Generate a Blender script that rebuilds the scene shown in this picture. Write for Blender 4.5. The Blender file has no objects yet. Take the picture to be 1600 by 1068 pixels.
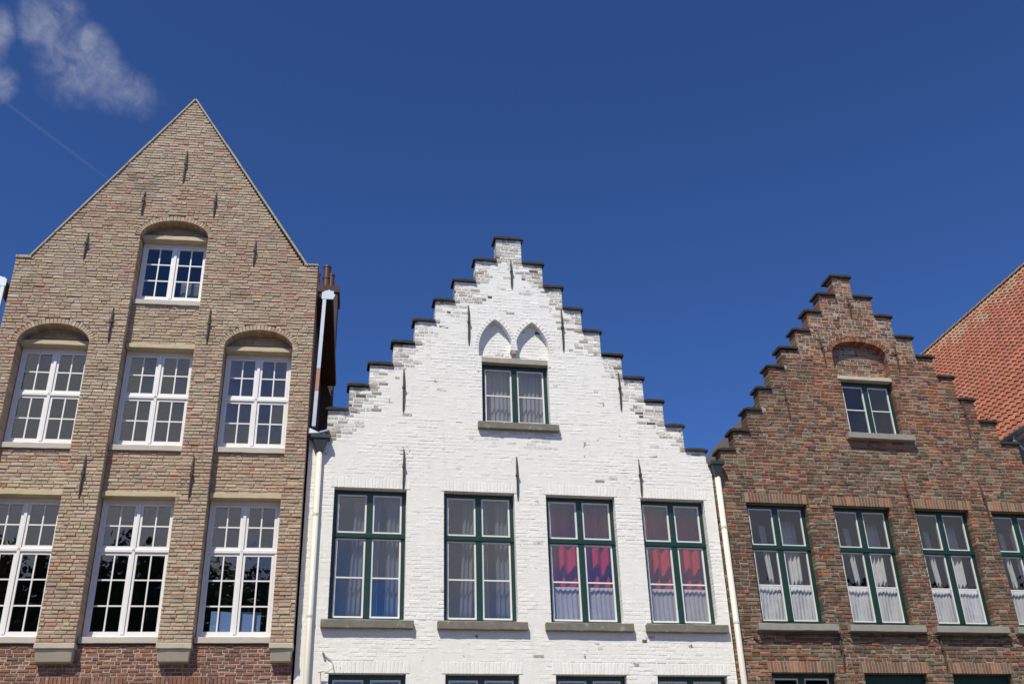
import bpy, math, random
from mathutils import Vector, Matrix, noise

random.seed(7)
SC = bpy.context.scene
COL = SC.collection
R = math.radians

# ------------------------------------------------------------------ camera
F_PX, YAW, PITCH, ROLL = 1654.6, 0.19906, 0.48788, -0.03260
CAM = Vector((0.0, -20.0, 1.6))
fwd = Vector((math.sin(YAW) * math.cos(PITCH), math.cos(YAW) * math.cos(PITCH), math.sin(PITCH)))
r0 = Vector((math.cos(YAW), -math.sin(YAW), 0))
u0 = r0.cross(fwd)
RGT = math.cos(ROLL) * r0 + math.sin(ROLL) * u0
UPV = -math.sin(ROLL) * r0 + math.cos(ROLL) * u0
cd = bpy.data.cameras.new('camera')
cd.sensor_fit = 'HORIZONTAL'
cd.sensor_width = 36.0
cd.lens = F_PX / 1600 * 36
cd.clip_start, cd.clip_end = 0.1, 3000
cam = bpy.data.objects.new('camera', cd)
cam.matrix_world = Matrix(((RGT.x, UPV.x, -fwd.x, CAM.x), (RGT.y, UPV.y, -fwd.y, CAM.y), (RGT.z, UPV.z, -fwd.z, CAM.z), (0, 0, 0, 1)))
COL.objects.link(cam)
SC.camera = cam

def pix(p):                                   # world point -> photo pixel and depth (chooses which pieces become objects)
    d = Vector(p) - CAM
    z = d.dot(fwd)
    return 800 + F_PX * d.dot(RGT) / z, 534 - F_PX * d.dot(UPV) / z, z
def ray(px, py):
    return (fwd * F_PX + RGT * (px - 800) + UPV * (534 - py)).normalized()

# ------------------------------------------------------------------ light
SUN_DIR = Vector((-0.60, -1.0, 1.65)).normalized()      # towards the sun
SUN_EL = math.asin(SUN_DIR.z)
SUN_AZ = math.atan2(SUN_DIR.x, SUN_DIR.y)
sd = bpy.data.lights.new('sun', 'SUN')
sd.energy = 5.0
sd.angle = R(0.53)
sd.color = (1.0, 0.93, 0.77)
sun = bpy.data.objects.new('sun', sd)
sun.rotation_euler = (-SUN_DIR).to_track_quat('-Z', 'Y').to_euler()
COL.objects.link(sun)
SC.view_settings.view_transform = 'Standard'
SC.view_settings.look = 'None'
SC.view_settings.exposure = 0.0
SC.view_settings.gamma = 1.0
SC.view_settings.use_curve_mapping = False
SC.cycles.max_bounces = 8
SC.cycles.transparent_max_bounces = 24
SC.cycles.caustics_reflective = False
SC.cycles.caustics_refractive = False

def nd(nt, typ, **kw):
    n = nt.nodes.new(typ)
    for k, v in kw.items():
        if k == 'ins':
            for i, val in v.items():
                if isinstance(val, bpy.types.NodeSocket):
                    nt.links.new(val, n.inputs[i])
                else:
                    n.inputs[i].default_value = val
        else:
            setattr(n, k, v)
    return n
def mth(nt, op, a, b=None, c=None, clamp=False):
    n = nt.nodes.new('ShaderNodeMath'); n.operation = op; n.use_clamp = clamp
    for i, v in enumerate((a, b, c)):
        if v is None: continue
        if isinstance(v, bpy.types.NodeSocket): nt.links.new(v, n.inputs[i])
        else: n.inputs[i].default_value = v
    return n.outputs[0]
def vdot(nt, a, v):
    n = nt.nodes.new('ShaderNodeVectorMath'); n.operation = 'DOT_PRODUCT'
    nt.links.new(a, n.inputs[0]); n.inputs[1].default_value = v
    return n.outputs['Value']
def mixc(nt, fac, a, b, mode='MIX'):
    n = nt.nodes.new('ShaderNodeMix'); n.data_type = 'RGBA'; n.blend_type = mode
    for i, v in ((0, fac), (6, a), (7, b)):
        if isinstance(v, bpy.types.NodeSocket): nt.links.new(v, n.inputs[i])
        else: n.inputs[i].default_value = v
    return n.outputs[2]
def smooth(nt, v, lo, hi):
    n = nt.nodes.new('ShaderNodeMapRange'); n.interpolation_type = 'SMOOTHSTEP'
    nt.links.new(v, n.inputs[0]); n.inputs[1].default_value = lo; n.inputs[2].default_value = hi
    return n.outputs[0]

world = bpy.data.worlds.new('World')
SC.world = world
world.use_nodes = True
wt = world.node_tree
wt.nodes.clear()
SKY_STRENGTH = 0.121
sky = nd(wt, 'ShaderNodeTexSky', sky_type='NISHITA', sun_disc=False, sun_elevation=SUN_EL, sun_rotation=SUN_AZ,
         altitude=0, air_density=0.6, dust_density=0.0, ozone_density=10.0)
sky_c = nd(wt, 'ShaderNodeGamma', ins={0: sky.outputs[0], 1: 1.26}).outputs[0]
gen = nd(wt, 'ShaderNodeTexCoord').outputs['Generated']
CLOUD = (5.4, 5.5, 5.8, 1)
def cloud(px=None, c=None, ang=0.0, a=.08, b=.045):     # one drifting cloud: its direction and half sizes
    if c is None: c = ray(*px)
    c = Vector(c).normalized()
    t1 = Vector((c.y, -c.x, 0)).normalized(); t2 = t1.cross(c) * 1.0
    e1 = math.cos(ang) * t1 + math.sin(ang) * t2; e2 = -math.sin(ang) * t1 + math.cos(ang) * t2
    front = mth(wt, 'MAXIMUM', vdot(wt, gen, c), 0.05)
    u = mth(wt, 'DIVIDE', mth(wt, 'DIVIDE', vdot(wt, gen, e1), front), a)
    v = mth(wt, 'DIVIDE', mth(wt, 'DIVIDE', vdot(wt, gen, e2), front), b)
    d2 = mth(wt, 'ADD', mth(wt, 'MULTIPLY', u, u), mth(wt, 'MULTIPLY', v, v))
    n = wt.nodes.new('ShaderNodeMapRange'); wt.links.new(d2, n.inputs[0])
    n.inputs[1].default_value = 2.0; n.inputs[2].default_value = 0.0
    return n.outputs[0]
def most(lst):
    m = lst[0]
    for c_ in lst[1:]: m = mth(wt, 'MAXIMUM', m, c_)
    return m
wisps = most([cloud(px=(82, 18), a=.024, b=.040), cloud(px=(115, 98), a=.034, b=.034), cloud(px=(182, 138), a=.040, b=.022, ang=R(-15)),
              cloud(px=(-10, 70), a=.014, b=.030), cloud(px=(4, 130), a=.013, b=.016)])
banks = most([cloud(c=(-0.40, -1.0, 0.42), a=.42, b=.12), cloud(c=(0.12, -1.0, 0.44), a=.30, b=.085), cloud(c=(0.17, -1.0, 0.31), a=.11, b=.085), cloud(c=(0.62, -1.0, 0.38), a=.30, b=.10),
              cloud(c=(-1.0, 0.2, 0.6), a=.30, b=.10), cloud(c=(1.0, -.2, .35), a=.35, b=.10)])
warp = nd(wt, 'ShaderNodeTexNoise', ins={0: gen, 'Scale': 22.0, 'Detail': 3.0}).outputs['Color']
wv = nd(wt, 'ShaderNodeVectorMath', operation='MULTIPLY_ADD', ins={0: warp, 1: (.035, .035, .035), 2: gen}).outputs[0]
nz = nd(wt, 'ShaderNodeTexNoise', ins={0: wv, 'Scale': 15.0, 'Detail': 10.0, 'Roughness': 0.60}).outputs[0]
nf = nd(wt, 'ShaderNodeTexNoise', ins={0: wv, 'Scale': 55.0, 'Detail': 8.0, 'Roughness': 0.62}).outputs[0]
dens = mth(wt, 'MULTIPLY', smooth(wt, mth(wt, 'ADD', mth(wt, 'MULTIPLY', nz, .9), mth(wt, 'MULTIPLY', wisps, .40)), .54, .94), smooth(wt, wisps, 0.0, .5))
dens = mth(wt, 'MULTIPLY', dens, mth(wt, 'MULTIPLY_ADD', nf, 3.0, -.62, clamp=False))
nb = nd(wt, 'ShaderNodeTexNoise', ins={0: wv, 'Scale': 5.0, 'Detail': 8.0, 'Roughness': 0.58}).outputs[0]
bank = mth(wt, 'MULTIPLY', smooth(wt, mth(wt, 'ADD', nb, mth(wt, 'MULTIPLY', banks, .5)), .55, 1.0), smooth(wt, banks, 0.0, .5))
cf = mth(wt, 'MAXIMUM', mth(wt, 'MULTIPLY', dens, .31), mth(wt, 'MULTIPLY', bank, .95))
ca, cb = ray(-260, -40), ray(185, 292)                # contrail
cn = ca.cross(cb).normalized()
off = mth(wt, 'ABSOLUTE', vdot(wt, gen, cn))
tr = mth(wt, 'MULTIPLY', smooth(wt, off, 0.0020, 0.0), smooth(wt, vdot(wt, gen, (ca + cb).normalized()), math.cos(ca.angle(cb) / 2 + .01), math.cos(ca.angle(cb) / 2 - .04)))
cf = mth(wt, 'MAXIMUM', cf, mth(wt, 'MULTIPLY', tr, 0.04))
skc = mixc(wt, cf, sky_c, CLOUD)
bg = nd(wt, 'ShaderNodeBackground', ins={0: skc, 1: SKY_STRENGTH})
wo = nd(wt, 'ShaderNodeOutputWorld', ins={0: bg.outputs[0]})

# ------------------------------------------------------------------ materials
def new_mat(name):
    m = bpy.data.materials.new(name); m.use_nodes = True
    nt = m.node_tree
    return m, nt, nt.nodes['Principled BSDF']
def plain(name, col, rough=.7, metal=0.0, vary=.12, scale=6.0, bump=0.0, bscale=40.0, spots=None, spot_scale=3.0, spot_lo=.55, spot_hi=.7):
    m, nt, b = new_mat(name)
    geo = nd(nt, 'ShaderNodeNewGeometry').outputs['Position']
    n = nd(nt, 'ShaderNodeTexNoise', ins={0: geo, 'Scale': scale, 'Detail': 6.0, 'Roughness': .6}).outputs[0]
    f = mth(nt, 'MULTIPLY_ADD', n, 2 * vary, 1 - vary)
    c = nd(nt, 'ShaderNodeVectorMath', operation='SCALE', ins={0: col[:3]})
    nt.links.new(f, c.inputs['Scale'])
    out = c.outputs[0]
    if spots:
        s = nd(nt, 'ShaderNodeTexNoise', ins={0: geo, 'Scale': spot_scale, 'Detail': 8.0, 'Roughness': .65}).outputs[0]
        out = mixc(nt, smooth(nt, s, spot_lo, spot_hi), out, (*spots, 1))
    nt.links.new(out, b.inputs['Base Color'])
    b.inputs['Roughness'].default_value = rough
    b.inputs['Metallic'].default_value = metal
    if bump:
        bn = nd(nt, 'ShaderNodeTexNoise', ins={0: geo, 'Scale': bscale, 'Detail': 5.0}).outputs[0]
        bp = nd(nt, 'ShaderNodeBump', ins={'Strength': bump, 'Distance': .01, 'Height': bn})
        nt.links.new(bp.outputs[0], b.inputs['Normal'])
    return m
def brick_mat(name, fleck=(.55, .50, .43), fleck_lo=.60, fleck_hi=.74, soot=(.10, .09, .075), soot_lo=.58, soot_hi=.80, soot_amt=.55, bump=.5):
    m, nt, b = new_mat(name)
    geo = nd(nt, 'ShaderNodeNewGeometry').outputs['Position']
    at = nd(nt, 'ShaderNodeAttribute', attribute_name='tint')
    n = nd(nt, 'ShaderNodeTexNoise', ins={0: geo, 'Scale': 34.0, 'Detail': 6.0, 'Roughness': .7}).outputs[0]
    f = mth(nt, 'MULTIPLY_ADD', n, .7, .65)
    c = nd(nt, 'ShaderNodeVectorMath', operation='SCALE', ins={0: at.outputs['Color']})
    nt.links.new(f, c.inputs['Scale'])
    s = nd(nt, 'ShaderNodeTexNoise', ins={0: geo, 'Scale': 19.0, 'Detail': 5.0, 'Roughness': .7}).outputs[0]
    o = mixc(nt, mth(nt, 'MULTIPLY', smooth(nt, s, fleck_lo, fleck_hi), at.outputs['Alpha']), c.outputs[0], (*fleck, 1))
    g = nd(nt, 'ShaderNodeTexNoise', ins={0: geo, 'Scale': 1.1, 'Detail': 9.0, 'Roughness': .68}).outputs[0]
    o = mixc(nt, mth(nt, 'MULTIPLY', smooth(nt, g, soot_lo, soot_hi), soot_amt), o, (*soot, 1))
    nt.links.new(o, b.inputs['Base Color'])
    b.inputs['Roughness'].default_value = .92
    b.inputs['Specular IOR Level'].default_value = .2
    bp = nd(nt, 'ShaderNodeBump', ins={'Strength': bump, 'Distance': .006, 'Height': s})
    nt.links.new(bp.outputs[0], b.inputs['Normal'])
    return m
def paint_brick_mat(name):                      # limewash with worn places (how worn comes with each brick)
    m, nt, b = new_mat(name)
    geo = nd(nt, 'ShaderNodeNewGeometry').outputs['Position']
    at = nd(nt, 'ShaderNodeAttribute', attribute_name='tint')
    n = nd(nt, 'ShaderNodeTexNoise', ins={0: geo, 'Scale': 2.2, 'Detail': 8.0, 'Roughness': .65}).outputs[0]
    c = nd(nt, 'ShaderNodeVectorMath', operation='SCALE', ins={0: at.outputs['Color']})
    nt.links.new(mth(nt, 'MULTIPLY_ADD', n, .22, .89), c.inputs['Scale'])
    w = nd(nt, 'ShaderNodeTexNoise', ins={0: geo, 'Scale': 22.0, 'Detail': 6.0, 'Roughness': .75}).outputs[0]
    wm = smooth(nt, mth(nt, 'ADD', w, mth(nt, 'MULTIPLY', at.outputs['Alpha'], .42)), .70, .86)
    wc = nd(nt, 'ShaderNodeTexNoise', ins={0: geo, 'Scale': 60.0, 'Detail': 3.0}).outputs[0]
    wcol = mixc(nt, wc, (.24, .22, .19, 1), (.46, .43, .38, 1))
    o = mixc(nt, wm, c.outputs[0], wcol)
    st = nd(nt, 'ShaderNodeMapping', ins={0: geo}); st.inputs['Scale'].default_value = (5.0, 1.0, .55)
    sn = nd(nt, 'ShaderNodeTexNoise', ins={0: st.outputs[0], 'Scale': 1.3, 'Detail': 7.0, 'Roughness': .6}).outputs[0]
    o = mixc(nt, mth(nt, 'MULTIPLY', smooth(nt, sn, .52, .8), .50), o, (.50, .47, .41, 1))
    nt.links.new(o, b.inputs['Base Color'])
    b.inputs['Roughness'].default_value = .85
    b.inputs['Specular IOR Level'].default_value = .25
    bn = nd(nt, 'ShaderNodeTexNoise', ins={0: geo, 'Scale': 14.0, 'Detail': 6.0, 'Roughness': .65}).outputs[0]
    bp = nd(nt, 'ShaderNodeBump', ins={'Strength': .55, 'Distance': .014, 'Height': bn})
    nt.links.new(bp.outputs[0], b.inputs['Normal'])
    return m
def glass_mat(name, tint=(.95, .96, .97), base=.08):
    m = bpy.data.materials.new(name); m.use_nodes = True
    nt = m.node_tree; nt.nodes.clear()
    gm = nd(nt, 'ShaderNodeNewGeometry')
    dn = nd(nt, 'ShaderNodeVectorMath', operation='DOT_PRODUCT', ins={0: gm.outputs['Normal'], 1: gm.outputs['Incoming']}).outputs['Value']
    c1 = mth(nt, 'SUBTRACT', 1.0, mth(nt, 'ABSOLUTE', dn), clamp=True)
    fac = mth(nt, 'MULTIPLY_ADD', mth(nt, 'POWER', c1, 5.0), .9, base, clamp=True)
    geo = nd(nt, 'ShaderNodeNewGeometry').outputs['Position']
    bn = nd(nt, 'ShaderNodeTexNoise', ins={0: geo, 'Scale': 2.3, 'Detail': 2.0}).outputs[0]
    bp = nd(nt, 'ShaderNodeBump', ins={'Strength': .05, 'Distance': .02, 'Height': bn})
    t = nd(nt, 'ShaderNodeBsdfTransparent', ins={0: (*tint, 1)})
    g = nd(nt, 'ShaderNodeBsdfGlossy', ins={0: (1, 1, 1, 1), 'Roughness': 0.0, 'Normal': bp.outputs[0]})
    mx = nd(nt, 'ShaderNodeMixShader', ins={0: fac, 1: t.outputs[0], 2: g.outputs[0]})
    nd(nt, 'ShaderNodeOutputMaterial', ins={0: mx.outputs[0]})
    return m
def cloth_mat(name, col, trans=.35, pattern=0.0):
    m = bpy.data.materials.new(name); m.use_nodes = True
    nt = m.node_tree; nt.nodes.clear()
    geo = nd(nt, 'ShaderNodeNewGeometry').outputs['Position']
    n = nd(nt, 'ShaderNodeTexNoise', ins={0: geo, 'Scale': 9.0, 'Detail': 4.0}).outputs[0]
    c = nd(nt, 'ShaderNodeVectorMath', operation='SCALE', ins={0: col})
    nt.links.new(mth(nt, 'MULTIPLY_ADD', n, .3, .85), c.inputs['Scale'])
    d = nd(nt, 'ShaderNodeBsdfDiffuse', ins={0: c.outputs[0]})
    t = nd(nt, 'ShaderNodeBsdfTranslucent', ins={0: c.outputs[0]})
    mx = nd(nt, 'ShaderNodeMixShader', ins={0: trans, 1: d.outputs[0], 2: t.outputs[0]})
    nd(nt, 'ShaderNodeOutputMaterial', ins={0: mx.outputs[0]})
    return m

M = {}
M['brick_buff'] = brick_mat('buff_brick', fleck=(.52, .45, .37), fleck_lo=.50, fleck_hi=.70, soot=(.17, .145, .11), soot_amt=.6, soot_lo=.48)
M['brick_mixed'] = brick_mat('mixed_brick', fleck=(.36, .32, .26), fleck_lo=.50, fleck_hi=.72, soot=(.12, .11, .08), soot_lo=.46, soot_hi=.74, soot_amt=.6)
M['brick_chimney'] = plain('chimney_brick', (.085, .05, .04), .9, vary=.5, scale=9, bump=.5, bscale=30)
M['paint_brick'] = paint_brick_mat('limewashed_brick')
M['mortar_buff'] = plain('buff_mortar', (.46, .385, .31), .95, vary=.35, scale=7, bump=.4)
M['mortar_grey'] = plain('grey_mortar', (.35, .305, .25), .95, vary=.4, scale=4, bump=.4)
M['mortar_white'] = plain('limewashed_mortar', (.80, .79, .76), .9, vary=.14, scale=5, bump=.4, spots=(.12, .11, .10), spot_scale=2.6, spot_lo=.615, spot_hi=.67)
M['lower_buff'] = plain('lower_red_brick', (.27, .12, .08), .9, vary=.3, scale=8)
M['stone'] = plain('pale_stone', (.50, .45, .36), .85, vary=.2, scale=5, bump=.3)
M['stone_yellow'] = plain('yellow_stone', (.52, .44, .29), .85, vary=.22, scale=6, bump=.3)
M['stone_sill'] = plain('pale_stone_sill', (.50, .46, .40), .8, vary=.15, scale=5, bump=.2)
M['stone_grey'] = plain('grey_sill_stone', (.175, .165, .14), .85, vary=.4, scale=9, bump=.5, spots=(.36, .34, .29), spot_scale=6, spot_lo=.55, spot_hi=.75)
M['stone_light'] = plain('light_grey_sill', (.28, .265, .24), .8, vary=.25, scale=7, bump=.3)
M['kneeler'] = plain('grey_kneeler_stone', (.36, .33, .28), .9, vary=.3, scale=12, bump=.4)
M['cap'] = plain('dark_coping', (.032, .028, .022), .95, vary=.5, scale=12, bump=.7, bscale=25, spots=(.07, .06, .04), spot_scale=9, spot_lo=.62, spot_hi=.8)
M['coping'] = plain('grey_verge_coping', (.40, .34, .265), .9, vary=.3, scale=10, bump=.4, spots=(.20, .18, .13), spot_scale=7)
M['green'] = plain('green_paint', (.006, .038, .028), .38, vary=.3, scale=16, bump=.15, bscale=60)
M['white'] = plain('white_paint', (.78, .78, .79), .42, vary=.07, scale=9, spots=(.60, .58, .54), spot_scale=7, spot_lo=.60, spot_hi=.80)
M['sash'] = plain('off_white_paint', (.76, .75, .73), .45, vary=.10, scale=12)
M['iron'] = plain('wrought_iron', (.045, .048, .046), .75, vary=.4, scale=15, bump=.4)
M['rust'] = plain('rusty_iron', (.075, .045, .03), .85, vary=.5, scale=15, bump=.4)
M['zinc'] = plain('zinc', (.52, .58, .63), .38, metal=.55, vary=.12, scale=7)
M['zinc_rust'] = plain('stained_zinc', (.36, .20, .14), .6, metal=.2, vary=.3, scale=12)
M['hopper'] = plain('dark_green_hopper', (.028, .036, .036), .45, vary=.2, scale=12)
M['pipe'] = plain('cream_pipe', (.70, .68, .60), .4, vary=.06, scale=5)
M['pot'] = plain('glazed_chimney_pot', (.10, .042, .032), .35, vary=.3, scale=12)
M['pot_orange'] = plain('orange_chimney_pot', (.34, .11, .05), .5, vary=.3, scale=12)
M['soffit'] = plain('brown_soffit', (.045, .026, .02), .8, vary=.4, scale=8)
M['side'] = plain('party_wall', (.16, .085, .06), .95, vary=.5, scale=9, bump=.5, bscale=20)
M['roof_dark'] = plain('old_roof_tiles', (.13, .085, .06), .9, vary=.5, scale=6, bump=.8, bscale=9)
M['roof_grey'] = plain('weathered_lead', (.085, .075, .065), .9, vary=.7, scale=9, bump=1.0, bscale=9)
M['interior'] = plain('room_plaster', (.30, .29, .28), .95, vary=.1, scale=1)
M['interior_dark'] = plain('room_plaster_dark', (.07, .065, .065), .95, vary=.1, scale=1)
M['fascia'] = plain('white_fascia', (.75, .75, .73), .6, vary=.05, scale=5)
M['glass'] = glass_mat('window_glass')
M['glass_dark'] = glass_mat('window_glass_right', base=.05)
M['cable'] = plain('black_cable', (.02, .018, .018), .6)
M['cable_white'] = plain('white_bracket', (.6, .58, .52), .5)
M['curtain_red'] = cloth_mat('red_cotton', (.62, .045, .065), .25)
M['curtain_net'] = cloth_mat('white_net', (.60, .58, .60), .4)
M['curtain_white'] = cloth_mat('white_cotton', (.74, .74, .76), .3)
M['curtain_grey'] = cloth_mat('grey_blue_voile', (.26, .28, .33), .4)
M['curtain_pale'] = cloth_mat('pale_blue_voile', (.22, .25, .29), .4)
M['curtain_attic'] = cloth_mat('pale_grey_voile', (.44, .46, .50), .4)
M['blind'] = cloth_mat('grey_blind', (.22, .22, .225), .3)
M['reflection_board'] = plain('sky_reflection_blue', (.16, .27, .52), .5, vary=.08)
M['ground'] = plain('street_paving', (.17, .14, .11), .9, vary=.25, scale=1.2, bump=.4, bscale=8)
M['bark'] = plain('bark', (.08, .06, .045), .95, vary=.4, scale=8, bump=.6)
M['leaf'] = plain('leaves', (.045, .085, .025), .6, vary=.45, scale=1.5)

tm, nt, b = new_mat('clay_pantile')
at = nd(nt, 'ShaderNodeAttribute', attribute_name='tint')
geo = nd(nt, 'ShaderNodeNewGeometry').outputs['Position']
n1 = nd(nt, 'ShaderNodeTexNoise', ins={0: geo, 'Scale': 9.0, 'Detail': 7.0, 'Roughness': .7}).outputs[0]
cc = nd(nt, 'ShaderNodeVectorMath', operation='SCALE', ins={0: at.outputs['Color']})
nt.links.new(mth(nt, 'MULTIPLY_ADD', n1, .6, .7), cc.inputs['Scale'])
n2 = nd(nt, 'ShaderNodeTexNoise', ins={0: geo, 'Scale': 3.5, 'Detail': 8.0, 'Roughness': .75}).outputs[0]
o_ = mixc(nt, mth(nt, 'MULTIPLY', smooth(nt, mth(nt, 'ADD', n2, mth(nt, 'MULTIPLY', at.outputs['Alpha'], .3)), .56, .82), .8), cc.outputs[0], (.31, .22, .135, 1))
nt.links.new(o_, b.inputs['Base Color'])
b.inputs['Roughness'].default_value = .8
M['tile'] = tm

# ------------------------------------------------------------------ mesh helpers
class MB:
    def __init__(s): s.v, s.f, s.c = [], [], []
    def box(s, x0, x1, y0, y1, z0, z1, col=None):
        i = len(s.v)
        s.v += [(x0, y0, z0), (x1, y0, z0), (x1, y1, z0), (x0, y1, z0), (x0, y0, z1), (x1, y0, z1), (x1, y1, z1), (x0, y1, z1)]
        s.f += [(i, i + 1, i + 5, i + 4), (i + 1, i + 2, i + 6, i + 5), (i + 2, i + 3, i + 7, i + 6), (i + 3, i, i + 4, i + 7), (i + 4, i + 5, i + 6, i + 7), (i + 3, i + 2, i + 1, i)]
        if col: s.c += [col] * 8
        return s
    def brick(s, x0, x1, yf, yb, z0, z1, col, ch=.008, jit=.0035, rnd=random):
        i = len(s.v); j = lambda a: (rnd.random() - .5) * 2 * a
        dy = j(jit * 1.5)
        P = [(x0, z0), (x1, z0), (x1, z1), (x0, z1)]
        Q = [(x0 + ch, z0 + ch), (x1 - ch, z0 + ch), (x1 - ch, z1 - ch), (x0 + ch, z1 - ch)]
        s.v += [(x, yb, z) for x, z in P]
        s.v += [(x + j(jit), yf + ch + dy, z + j(jit)) for x, z in P]
        s.v += [(x + j(jit), yf + dy + j(jit), z + j(jit)) for x, z in Q]
        for k in range(4):
            n = (k + 1) % 4
            s.f.append((i + k, i + n, i + 4 + n, i + 4 + k))
            s.f.append((i + 4 + k, i + 4 + n, i + 8 + n, i + 8 + k))
        s.f.append((i + 8, i + 9, i + 10, i + 11))
        s.c += [col] * 12
        return s
    def poly(s, pts, y0, y1, col=None):           # prism of an x-z outline
        i = len(s.v); n = len(pts)
        s.v += [(x, y0, z) for x, z in pts] + [(x, y1, z) for x, z in pts]
        s.f.append(tuple(range(i, i + n))); s.f.append(tuple(range(i + 2 * n - 1, i + n - 1, -1)))
        for k in range(n):
            q = (k + 1) % n
            s.f.append((i + q, i + k, i + n + k, i + n + q))
        if col: s.c += [col] * (2 * n)
        return s
    def hexa(s, lo, hi, col=None):                # eight free corners: lower ring, upper ring
        i = len(s.v); s.v += list(lo) + list(hi)
        s.f += [(i + 3, i + 2, i + 1, i), (i + 4, i + 5, i + 6, i + 7)]
        for k in range(4):
            q = (k + 1) % 4; s.f.append((i + k, i + q, i + 4 + q, i + 4 + k))
        if col: s.c += [col] * 8
        return s
    def tube(s, pts, rad, n=10, closed=True):
        pts = [Vector(p) for p in pts]
        rads = rad if isinstance(rad, (list, tuple)) else [rad] * len(pts)
        i0 = len(s.v)
        for k, p in enumerate(pts):
            d = (pts[min(k + 1, len(pts) - 1)] - pts[max(k - 1, 0)]).normalized()
            a = d.orthogonal().normalized() if abs(d.z) < .99 else Vector((1, 0, 0))
            if abs(d.z) < .99:
                a = d.cross(Vector((0, 0, 1))).normalized()
            b_ = d.cross(a)
            for q in range(n):
                t = 2 * math.pi * q / n
                s.v.append(tuple(p + (a * math.cos(t) + b_ * math.sin(t)) * rads[k]))
        for k in range(len(pts) - 1):
            for q in range(n):
                w = (q + 1) % n
                s.f.append((i0 + k * n + q, i0 + k * n + w, i0 + (k + 1) * n + w, i0 + (k + 1) * n + q))
        if closed:
            s.f.append(tuple(i0 + q for q in range(n - 1, -1, -1)))
            s.f.append(tuple(i0 + (len(pts) - 1) * n + q for q in range(n)))
        return s
    def mesh(s, name, mat, ox=0.0, smooth=False):
        me = bpy.data.meshes.new(name)
        me.from_pydata([(x - ox, y, z) for x, y, z in s.v] if ox else s.v, [], s.f)
        if s.c:
            a = me.attributes.new('tint', 'FLOAT_COLOR', 'POINT')
            a.data.foreach_set('color', [q for c in s.c for q in c])
        if smooth:
            me.polygons.foreach_set('use_smooth', [True] * len(me.polygons))
        me.materials.append(M[mat] if isinstance(mat, str) else mat)
        me.update()
        return me
    def build(s, name, mat, parent=None, ox=0.0, smooth=False):
        return put(name, s.mesh(name, mat, ox, smooth), parent)
def put(name, me, parent=None, loc=None):
    o = bpy.data.objects.new(name, me)
    COL.objects.link(o)
    if parent: o.parent = parent
    if loc: o.location = loc
    return o
def tag(o, label, cat, group=None):
    o['label'] = label; o['category'] = cat
    if group: o['group'] = group
    return o
def bevel(o, w, seg=2):
    md = o.modifiers.new('bevel', 'BEVEL'); md.width = w; md.segments = seg; md.limit_method = 'ANGLE'
    return o
def house(name, label, xc, y=0.0, rz=0.0):
    e = bpy.data.objects.new(name, None); COL.objects.link(e)
    e.location = (xc, y, 0); e.rotation_euler = (0, 0, rz); e.empty_display_size = .5
    tag(e, label, 'house')
    e.update_tag()
    mw = Matrix.Translation((xc, y, 0)) @ Matrix.Rotation(rz, 4, 'Z')
    return e, mw

def sub(ivs, cuts):
    for a, b in cuts:
        out = []
        for x0, x1 in ivs:
            if b <= x0 or a >= x1: out.append((x0, x1)); continue
            if a > x0: out.append((x0, a))
            if b < x1: out.append((b, x1))
        ivs = out
    return [(a, b) for a, b in ivs if b - a > .02]

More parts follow.
